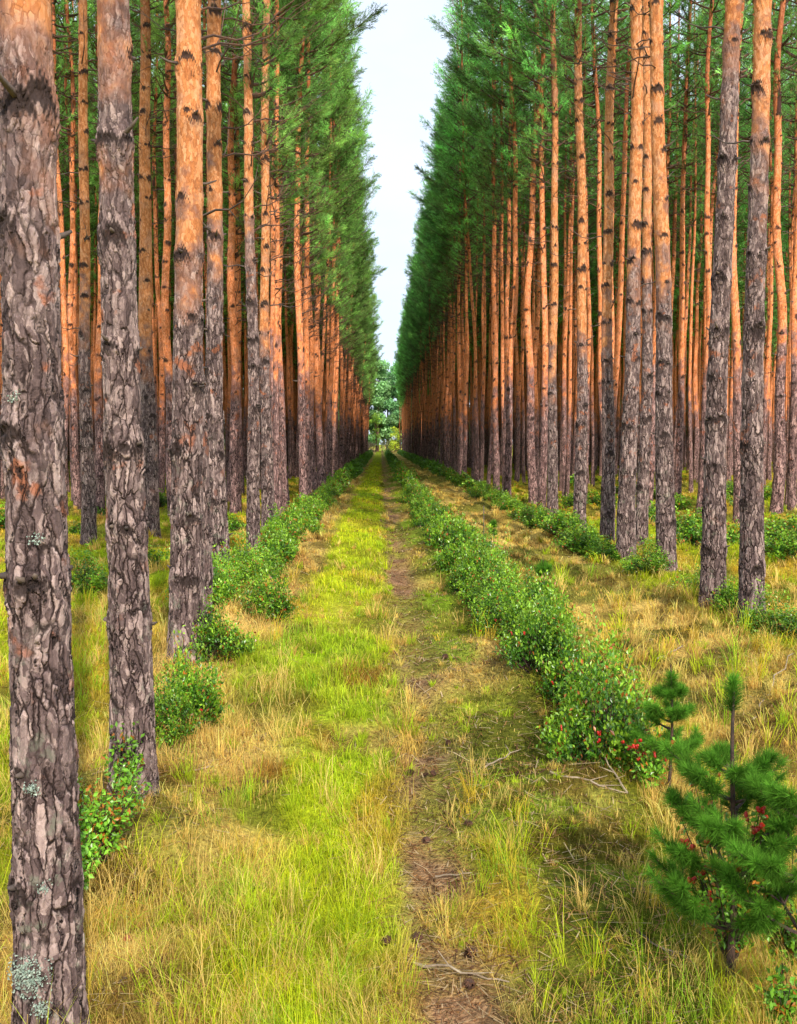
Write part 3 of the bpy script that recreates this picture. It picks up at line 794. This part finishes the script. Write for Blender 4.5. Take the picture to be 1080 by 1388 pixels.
def hedge(X, d0, dn, step, rad, hgt, label, group, gap=0.0, jit=.07, ber=0):
    global nshr
    d = d0
    while d < dn:
        if not (gap and random.random() < gap):
            sc = rad / .37 * random.uniform(.85, 1.2)
            shrub(X + (.25 * math.exp(-(d - 6) / 6) if X > 0 and X < 2 else 0) + random.gauss(0, jit), d, sc, hgt / .5 * random.uniform(.75, 1.2), label, group, berries=ber if d < 13 else 0); nshr += 1
        d += step * random.uniform(.8, 1.2) * (1 if d < 30 else 1.25)
# nearest shrubs, placed where the photo has them
NS = [((812, 1045), .74, 1.05, 'bushy green shrub with red berries at the near end of the middle hedge', 9, 'shrub'),
      ((255, 985), .62, .85, 'low leafy shrub with orange fallen leaves at the foot of the third left trunk', 5, 'shrub'),
      ((225, 1015), .45, .6, 'small leafy shrub sprouting left of the shrub-footed trunk', 3, 'shrub'),
      ((300, 905), .62, .75, 'green shrub at the near end of the left hedge', 3, 'shrub'),
      ((355, 850), .75, .85, 'green shrub second along the left hedge', 3, 'shrub'),
      ((110, 805), .8, .75, 'dark green shrub between the two nearest left trunks', 4, 'shrub'),
      ((207, 765), .8, .6, 'dark green shrub behind the second left trunk', 2, 'shrub'),
      ((320, 722), .8, .6, 'green shrub behind the left front row by the hedge', 0, 'shrub'),
      ((98, 725), .8, .6, 'small shrub deep behind the nearest left trunk', 0, 'shrub'),
      ((945, 808), .75, .5, 'red and green shrub between the second and third right trunks', 16, 'shrub'),
      ((875, 785), .72, .62, 'dark shrub left of the third right trunk', 4, 'shrub'),
      ((1000, 835), .62, .62, 'green shrub between the two nearest right trunks', 2, 'shrub'),
      ((1045, 870), .72, .62, 'dark green shrub right of the nearest right trunk', 2, 'shrub'),
      ((1085, 885), .8, .6, 'dark green shrub at the right edge beside the nearest right trunk', 0, 'shrub'),
      ((820, 758), .7, .5, 'low shrub left of the fourth right trunk', 1, 'shrub'),
      ((1070, 770), .95, .75, 'broad green shrub at the right edge behind the front trunks', 0, 'shrub'),
      ((1065, 720), 1.0, .8, 'shrub farther back at the right edge', 0, 'shrub')]
for (p, s, hs, lab, ber, nm) in NS:
    x, y = at(*p); shrub(x, y, s, hs, lab, None, berries=ber, name=nm)
for (px, py) in ((935, 722), (920, 690), (870, 712), (810, 690), (770, 668), (990, 690), (1010, 745), (935, 745), (1035, 680), (1062, 735), (890, 680), (20, 720), (150, 700), (215, 690), (985, 672), (850, 672), (775, 690)):
    x, y = at(px, py); shrub(x, y, 1.15, .9, 'low green shrub in the undergrowth among the plantation trunks', 'undergrowth shrubs among the pines')
# a continuous hedge in the middle, sparser ones at the rows
hedge(1.02, 6.3, 58, .36, .245, .42, 'green shrub in the unbroken middle hedge beside the worn path', 'shrubs of the middle hedge', ber=3)
hedge(-1.58, 9.6, 46, .42, .27, .38, 'green shrub in the left hedge along the foot of the front row', 'shrubs of the left hedge', ber=1)
hedge(3.12, 14.5, 52, .46, .27, .32, 'green shrub in the right hedge along the foot of the front row', 'shrubs of the right hedge', gap=.1)
def far_hedges():
    for nm, X, d0, d1, w, h, lab in (('middle_hedge', 1.02, 58, 158, .25, .42, 'far end of the middle hedge running to the end of the ride'),
                                ('left_hedge', -1.55, 46, 150, .33, .45, 'far end of the left hedge below the front row'),
                                ('right_hedge', 3.12, 52, 168, .32, .4, 'far end of the right hedge below the front row')):
        n = int((d1 - d0) * 150); y = rng.uniform(d0, d1, n); a = rng.uniform(0, math.pi, n); mb = MB()
        k = .75 + .5 * vnoise(y * 0, y, .7, X)
        x = X + w * 1.1 * np.cos(a) * k; z = h * np.sin(a) * k * rng.uniform(.6, 1.05, n)
        p = np.stack([x, y, z + H(x, y)], 1)
        cc = np.array([.13, .30, .02]) * rng.uniform(.5, 1.4, (n, 1))
        leaves(mb, p, norm(rng.normal(size=(n, 3))), norm(rng.normal(size=(n, 3)) + np.array([0, 0, 1.])), rng.uniform(.12, .24, n), rng.uniform(.07, .13, n), cc)
        tag(link('hedge', mb.mesh(nm, [M_SHRUB], False)), lab, 'hedge', kind='stuff')
far_hedges()
print('hedge shrubs', nshr)

# ------------------------------------------------------------------ young pines
def branch_path(p0, az, L, el0, el1, n=6):
    t = np.linspace(0, 1, n); e = el0 + (el1 - el0) * t; pts = [np.array(p0, float)]
    for k in range(1, n):
        s = L / (n - 1); pts.append(pts[-1] + np.array([math.cos(az) * math.cos(e[k]), math.sin(az) * math.cos(e[k]), math.sin(e[k])]) * s)
    return np.array(pts)
def brush(mb, pts, t0, n, L, W, col, g, tipn=30):
    t = np.linspace(0, 1, len(pts)); tt = g.uniform(t0, 1, n)
    P = np.stack([np.interp(tt, t, pts[:, i]) for i in range(3)], 1)
    tan = norm(np.gradient(pts, axis=0)); Dd = np.stack([np.interp(tt, t, tan[:, i]) for i in range(3)], 1)
    cc = np.broadcast_to(col, (n, 3)) * (.5 + .75 * tt[:, None] ** 2)  # painted shade: needles darker towards the inside of the young pine
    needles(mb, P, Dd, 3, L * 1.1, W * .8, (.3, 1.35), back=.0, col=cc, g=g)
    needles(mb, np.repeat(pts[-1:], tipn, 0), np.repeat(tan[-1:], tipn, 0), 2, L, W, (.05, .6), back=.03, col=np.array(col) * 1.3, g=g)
def young_pine(px, py, hgt, label, seed, spread=1.0, az0=0.0, whorls=((.30, .42), (.52, .34), (.72, .22)), leader_bare=True, berr=0, group=None):
    g = np.random.default_rng(seed); x, y = at(px, py)
    root = link('young_pine', None, loc=(x, y, float(H(x, y)))); tag(root, label, 'young tree', group); root.empty_display_size = .2
    mb = MB(); zz = np.linspace(-.03, 1, 9) * hgt
    tube(mb, np.stack([.012 * np.sin(zz * 5), .01 * np.cos(zz * 4), zz], 1), np.linspace(.016, .005, 9) * (hgt / 1.1), 7)
    link('trunk', mb.mesh('trunk', [M_STEM]), root)
    green = np.array([.10, .25, .022])
    mb = MB()
    top = branch_path((0.012 * math.sin(hgt * 4.2), 0, hgt * (.93 if leader_bare else .8)), 0, hgt * .1, R(88), R(90))
    brush(mb, top, 0, 260, .062, .0026, green * 1.15, g, 60)
    link('leader_shoot', mb.mesh('leader_shoot', [M_YOUNG], False), root)
    for (f, L) in whorls:
        n = g.integers(4, 6)
        for k in range(n):
            mb = MB(); az = az0 + k / n * 6.283 + g.uniform(-.3, .3) + f * 9
            LL = L * spread * hgt / 1.1 * g.uniform(.8, 1.2)
            pts = branch_path((0, 0, f * hgt + g.uniform(-.03, .03)), az, LL, R(g.uniform(0, 20)), R(g.uniform(35, 60)))
            tube(mb, pts, np.linspace(.007, .003, 6), 5, mat=1)
            brush(mb, pts, .45, int(700 * LL), .055, .0027, green * g.uniform(.85, 1.2), g)
            for q in (2, 3, 4):
                for sgn in (-1, 1):
                    sp = branch_path(pts[q], az + sgn * g.uniform(.5, .9), LL * g.uniform(.25, .45), R(15), R(50), 4)
                    tube(mb, sp, np.linspace(.004, .002, 4), 4, mat=1)
                    brush(mb, sp, .3, int(750 * LL * .35), .052, .0026, green * g.uniform(.85, 1.25), g, 18)
            b = link('branch', mb.mesh('branch', [M_YOUNG, M_STEM], False), root)
    return root
young_pine(988, 1338, 1.12, 'young pine with a bare topped leader standing among red berries at the right front', 11,
           whorls=((.21, .36), (.37, .29), (.50, .27), (.61, .23), (.70, .15)))
young_pine(906, 1088, .70, 'small upright young pine just right of the near end of the middle hedge', 12, spread=.75, whorls=((.3, .36), (.55, .28), (.75, .16)), leader_bare=False)
young_pine(1092, 1392, .95, 'young pine cut off by the right edge of the photo at the bottom', 13, whorls=((.3, .44), (.55, .4), (.75, .28)), az0=.4)
young_pine(735, 880, .72, 'pine seedling poking up out of the middle hedge', 14, spread=.5, whorls=((.6, .2), (.8, .16)), leader_bare=False)
young_pine(668, 768, .55, 'distant dark pine seedling rising above the middle hedge beside the thin stake', 15, spread=.4, whorls=((.6, .2), (.8, .15)), leader_bare=False)

# berry bush twining through the young pine
def berry_bush(px, py, rad, hgt, n, label, seed, red=.35, warm=.12):
    g = np.random.default_rng(seed); x, y = at(px, py)
    root = link('berry_bush', None, loc=(x, y, float(H(x, y)))); tag(root, label, 'bush')
    st = MB(); fo = MB()
    for i in range(n):
        a = g.uniform(0, 6.283); r = rad * math.sqrt(g.random()); h = hgt * g.uniform(.45, 1)
        pts = branch_path((0, 0, -.02), a, math.hypot(r, h), R(80), math.atan2(h, r), 5)
        tube(st, pts, np.linspace(.004, .0015, 5), 4)
        m = 34; tt = g.uniform(.3, 1, m); P = np.stack([np.interp(tt, np.linspace(0, 1, 5), pts[:, k]) for k in range(3)], 1)
        cc = np.array([.20, .44, .03]) * g.uniform(.6, 1.3, (m, 1)); w = g.random(m) < warm; cc[w] = np.array([.45, .16, .02])
        P = P + g.normal(0, .018, (m, 3)); leaves(fo, P, norm(g.normal(size=(m, 3))), norm(g.normal(size=(m, 3)) + [0, 0, 1]), g.uniform(.02, .038, m), g.uniform(.012, .02, m), cc)
        if red and g.random() < red:
            link('berry_cluster', BER[g.integers(0, 4)], root, loc=tuple(pts[-1]))
            if g.random() < .5: link('berry_cluster', BER[g.integers(0, 4)], root, loc=tuple(pts[3]))
    link('stems', st.mesh('stems', [M_STEM]), root); link('foliage', fo.mesh('foliage', [M_SHRUB], False), root)
berry_bush(990, 1322, .28, .80, 46, 'thin stemmed bush hung with red berries around the bare topped young pine', 21, .7)
berry_bush(1070, 1300, .3, .5, 30, 'low red berried bush at the right edge beside the cut off young pine', 22, .6)
berry_bush(880, 1085, .2, .30, 24, 'low twiggy berry bush between the hedge end and the small upright pine', 23, .6)
berry_bush(1062, 1400, .14, .2, 22, 'bright green leafy sprig at the bottom right corner', 24, .0)
berry_bush(140, 1185, .32, .42, 46, 'loose leafy bush with yellowing leaves at the foot of the second left trunk', 25, 0, .2)
berry_bush(170, 1110, .12, .42, 16, 'tall leafy sprigs climbing the foot of the second left trunk', 26, 0)
berry_bush(100, 1230, .22, .25, 30, 'low yellow green sprigs right of the nearest left trunk', 27, 0)

# ------------------------------------------------------------------ small things on the ground
def cone_mesh(g):
    mb = MB(); n = 70; i = np.arange(n); t = i / n; a = i * 2.39996
    r = .018 * np.sin(np.clip(t * .93 + .07, 0, 1) * math.pi) ** .7 + .003
    p = np.stack([np.cos(a) * r * .6, np.sin(a) * r * .6, t * .05], 1)
    d = np.stack([np.cos(a), np.sin(a), np.full(n, .5)], 1)
    leaves(mb, p, d, np.tile([0, 0, 1.], (n, 1)), .016, .014, np.ones((n, 3)) * .3)
    tube(mb, [(0, 0, -.002), (0, 0, .012), (0, 0, .035), (0, 0, .05)], [.006, .012, .010, .003], 8, cap=True)
    return mb.mesh('pine_cone', [M_CONE], False)
CO = [cone_mesh(rng) for _ in range(3)]
cone_px = [(573, 1050), (590, 1052), (560, 1046), (655, 1268), (632, 1292), (645, 1300), (640, 1140), (700, 1075), (607, 995), (600, 893), (538, 1010), (575, 1140), (560, 1275), (300, 1078), (315, 1075), (355, 1070), (640, 1345), (590, 1235), (520, 1290), (470, 1165)]
for i, (px, py) in enumerate(cone_px):
    x, y = at(px, py)
    o = link('pine_cone', CO[i % 3], loc=(x, y, float(H(x, y)) + .02)); s = random.uniform(.6, .9); o.scale = (s, s, s)
    o.rotation_euler = (R(90) + random.uniform(-.4, .4), 0, random.uniform(0, 6.28))
    tag(o, 'dark brown fallen pine cone lying on the worn path or the grass beside it', 'pine cone', 'fallen pine cones')
def mushroom():
    x, y = at(173, 1278); root = link('mushroom', None, loc=(x, y, float(H(x, y)))); tag(root, 'small round reddish brown mushroom in the grass near the nearest left trunk', 'mushroom')
    mb = MB(); tube(mb, [(0, 0, -.02), (0, 0, .02), (0.002, 0, .05)], [.009, .007, .007], 10); link('stem', mb.mesh('stem', [M_STRAW]), root)
    mb = MB(); a = np.linspace(0, 1.5, 8); tube(mb, [(0.002, 0, .045 + .022 * math.sin(v)) for v in a], [.021 * math.cos(v) + .0005 for v in a], 16, cap=True)
    tube(mb, [(0.002, 0, .047), (0.002, 0, .045)], [.006, .021], 16)
    link('cap', mb.mesh('cap', [M_MUSH]), root)
mushroom()
def stick(px0, py0, px1, py1, r, label, lift=.02, mat=M_STRAW, fork=1, z1=None):
    a = at(px0, py0); b = at(px1, py1); g = rng; mb = MB()
    p0 = np.array([a[0], a[1], float(H(*a)) + lift]); p1 = np.array([b[0], b[1], float(H(*b)) + (lift if z1 is None else z1)])
    t = np.linspace(0, 1, 9)[:, None]; L = np.linalg.norm(p1 - p0)
    pts = p0 + (p1 - p0) * t; pts[1:-1] += g.normal(0, .016 * L, (7, 3)); pts -= p0
    tube(mb, pts, r * np.linspace(1, .45, 9), 6, cap=True)
    for k in range(fork):
        q = g.integers(3, 7); dd = norm((p1 - p0) + g.normal(0, .6, 3) * L) * L * .28; dd[2] = abs(dd[2]) * .4
        tube(mb, [pts[q], pts[q] + dd * .5, pts[q] + dd], [r * .55, r * .4, r * .2], 5)
    o = link('fallen_branch', mb.mesh('fallen_branch', [mat]), loc=tuple(p0)); tag(o, label, 'branch')
stick(655, 1056, 706, 1020, .006, 'pale forked stick lying on the grass right of the worn path')
stick(745, 1085, 850, 1100, .007, 'long pale stick lying below the near end of the middle hedge', fork=2)
stick(850, 1100, 800, 1060, .006, 'thin dead stick slanting down from the berry hedge end', z1=.16)
stick(590, 1190, 640, 1195, .005, 'short pale stick lying across the worn path')
stick(560, 1310, 690, 1345, .006, 'dry stick lying over the path at the bottom of the photo', fork=2)
stick(250, 1062, 290, 1050, .006, 'short bleached stick in the pale straw by the second left trunk')
stick(215, 1330, 160, 1360, .004, 'thin dark twig at the foot of the nearest left trunk', mat=M_DEAD)
stick(860, 1290, 960, 1330, .005, 'dead brown branch lying left of the foot of the bare topped young pine', mat=M_DEAD, fork=3)
stick(1020, 960, 1075, 925, .007, 'grey dead branch in the blond grass at the right', mat=M_STRAW, z1=.12, fork=2)
stick(890, 890, 925, 882, .012, 'pale dead wood lying on the right blond strip', fork=1)
x, y = at(655, 765)
mb = MB(); tube(mb, [(0, 0, -.1), (0.004, 0, .35), (0, 0, .68)], [.008, .008, .006], 7, cap=True)
tag(link('stake', mb.mesh('stake', [M_DEAD]), loc=(x, y, float(H(x, y)))), 'thin dark upright stake standing in the middle hedge', 'stake')

# ------------------------------------------------------------------ trees closing the far end of the ride
def broadleaf(x, y, h, r, zb, col, label, seed, n=9000, leaf=.5, name='broadleaf_tree'):
    g = np.random.default_rng(seed); root = link(name, None, loc=(x, y, 0)); tag(root, label, 'tree' if zb > .5 else 'bush')
    tm = MB(); tube(tm, [(0, 0, -.2), (.1, 0, h * .35), (.0, .1, h * .8)], [.02 * h, .014 * h, .004 * h], 7)
    cl = []
    for k in range(26):
        a = g.uniform(0, 6.28); f = g.random(); zz = zb + (h - zb) * f; rr = r * math.sqrt(max(.05, math.sin(min(1, f * .85 + .15) * 3.14) ** .8)) * g.uniform(.3, .9)
        c = np.array([rr * math.cos(a), rr * math.sin(a), zz]); cl.append((c, r * g.uniform(.25, .42)))
        if k % 2 == 0: tube(tm, [(0, 0, zz * .7), c * [.5, .5, .93], c], [.006 * h, .004 * h, .001 * h], 4)
    link('trunk', tm.mesh('trunk', [M_LIMB]), root)
    P = []; Cc = []
    for c, s in cl:
        m = n // 26; d = norm(g.normal(size=(m, 3))); P.append(c + d * s * g.uniform(.5, 1.1, (m, 1)) * [1, 1, .8])
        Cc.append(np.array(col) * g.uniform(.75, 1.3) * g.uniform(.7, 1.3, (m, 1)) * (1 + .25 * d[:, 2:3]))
    P = np.concatenate(P); m = len(P); mb = MB()
    leaves(mb, P, norm(g.normal(size=(m, 3))), norm(g.normal(size=(m, 3)) + [0, 0, .8]), leaf * g.uniform(.6, 1.2, m), leaf * .6, np.concatenate(Cc), g=g)
    link('crown', mb.mesh('crown', [M_SHRUB], False), root)
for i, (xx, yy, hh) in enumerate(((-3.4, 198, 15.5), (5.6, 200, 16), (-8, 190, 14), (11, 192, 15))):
    broadleaf(xx, yy, hh, 3.6, 1.0, (.20, .38, .13), ['pale tree filling the gap left of the tall pale green one', 'pale tree filling the gap right of the tall blue green one', 'pale tree half hidden by the end of the left row', 'pale tree half hidden by the end of the right row'][i], 90 + i)  # distance haze is put into the pale leaf colour
broadleaf(-.6, 196, 16.5, 3.4, 2, (.25, .46, .17), 'tall pale green tree closing the far end of the ride, left of centre', 61)  # haze painted in with paler leaves, here and on the next tree
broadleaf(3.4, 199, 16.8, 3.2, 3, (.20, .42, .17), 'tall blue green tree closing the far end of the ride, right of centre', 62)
broadleaf(-5.5, 194, 15, 3.4, 2.5, (.12, .24, .08), 'broad green tree at the far end behind the left row', 63)
broadleaf(8.2, 196, 15.5, 3.4, 2.5, (.12, .24, .08), 'broad green tree at the far end behind the right row', 64)
broadleaf(1.3, 203, 14.5, 3.4, 1.0, (.12, .24, .13), 'darker tree in the middle of the far end', 65)
broadleaf(-.9, 188, 6.8, 1.3, 1.6, (.30, .48, .06), 'light yellow green sapling at the far end of the ride', 66, 900, .3)
broadleaf(2.5, 184, 4.4, 1.5, .3, (.48, .58, .05), 'bright yellow bush at the far end of the ride', 67, 1300, .25, 'bush')
broadleaf(-1.9, 183, 1.7, 1.5, .1, (.36, .25, .17), 'low pinkish brown scrub at the far end of the lush strip', 68, 800, .22, 'bush')
broadleaf(.9, 185, 1.9, 1.4, .1, (.34, .34, .14), 'low olive scrub in the middle of the far end', 69, 800, .22, 'bush')
for i, (xx, yy) in enumerate(((-10, 200), (-15.5, 197), (13.5, 200), (19, 197), (-21, 203), (25, 203))):
    broadleaf(xx, yy, 15 + i % 3, 3.8, 2.5, (.10, .21, .07), ['green tree beyond the left rows', 'green tree beyond the right rows'][xx > 0] + [' nearest the ride end', ' second out from the ride end', ' nearest the right row end', ' second out from the right row end', ' at the far left wood edge', ' at the far right wood edge'][i], 70 + i, 3000, .6)

def distant_woods():
    mb = MB(); n = 60000
    u = rng.random(n)
    back = rng.random(n) < .45
    side = np.where(rng.random(n) < .5, -1, 1)
    x = np.where(back, side * rng.uniform(7, 75, n), side * (40 + rng.uniform(0, 5, n)))
    y = np.where(back, 178 + rng.uniform(0, 22, n) , rng.uniform(70, 180, n))
    hm = 11 + 5 * vnoise(x, y, 6, 3)
    z = hm * u ** .8
    cc = np.array([.10, .17, .05]) * rng.uniform(.6, 1.3, (n, 1)) * (.5 + .6 * u[:, None])
    leaves(mb, np.stack([x, y, z], 1), norm(rng.normal(size=(n, 3))), norm(rng.normal(size=(n, 3))), rng.uniform(.6, 1.3, n), rng.uniform(.4, .9, n), cc)
    tag(link('distant_woods', mb.mesh('distant_woods', [M_SHRUB], False)), 'dark far off woods showing between the plantation trunks', 'woods', kind='stuff')
distant_woods()

# ------------------------------------------------------------------ camera, sky and sun
cam = bpy.data.cameras.new('camera'); co = bpy.data.objects.new('camera', cam); COL.objects.link(co)
cam.sensor_fit = 'HORIZONTAL'; cam.sensor_width = 36; cam.lens = 36 * F / 1080
cam.clip_start = .05; cam.clip_end = 3000
co.location = (0, 0, CAMZ); co.rotation_euler = (math.pi / 2 - PITCH, 0, -YAW)
SC.camera = co
SUN_EL, SUN_AZ = R(34), R(15)            # sun behind the camera, a little to the right
sd = Vector((math.sin(SUN_AZ) * math.cos(SUN_EL), -math.cos(SUN_AZ) * math.cos(SUN_EL), math.sin(SUN_EL)))
sl = bpy.data.lights.new('sun', 'SUN'); sl.energy = 5.0; sl.angle = R(1.0); sl.color = (1.0, .93, .82)
so = bpy.data.objects.new('sun', sl); COL.objects.link(so); so.rotation_euler = sd.to_track_quat('Z', 'Y').to_euler(); so.location = (0, -5, 20)
w = bpy.data.worlds.new('World'); SC.world = w; w.use_nodes = True
nt = w.node_tree; nt.nodes.clear(); g = NG(nt)
sky = g.n('ShaderNodeTexSky', sky_type='NISHITA', sun_disc=False); sky.sun_elevation = SUN_EL; sky.sun_rotation = math.pi - SUN_AZ
b1 = g.n('ShaderNodeBackground'); g.l(sky.outputs[0], b1.inputs[0]); b1.inputs[1].default_value = .12
tc = g.n('ShaderNodeTexCoord').outputs['Generated']
cl = g.noise(g.vm('MULTIPLY', tc, (1, 1, 2.5)), 2.6, 5, .55).outputs['Fac']
b2 = g.n('ShaderNodeBackground'); b2.inputs[0].default_value = (.72, .83, 1.0, 1); b2.inputs[1].default_value = 1.42
mx = g.n('ShaderNodeMixShader'); g.l(g.ss(cl, .3, .62, .80, .97), mx.inputs[0]); g.l(b1.outputs[0], mx.inputs[1]); g.l(b2.outputs[0], mx.inputs[2])
wo = g.n('ShaderNodeOutputWorld'); g.l(mx.outputs[0], wo.inputs[0])
SC.view_settings.view_transform = 'Standard'; SC.view_settings.look = 'None'; SC.view_settings.exposure = 0; SC.view_settings.gamma = 1
SC.render.engine = 'CYCLES'; SC.cycles.use_denoising = True
SC.cycles.max_bounces = 6; SC.cycles.diffuse_bounces = 3; SC.cycles.use_adaptive_sampling = True; SC.cycles.adaptive_threshold = .03; SC.cycles.transmission_bounces = 3; SC.cycles.glossy_bounces = 2
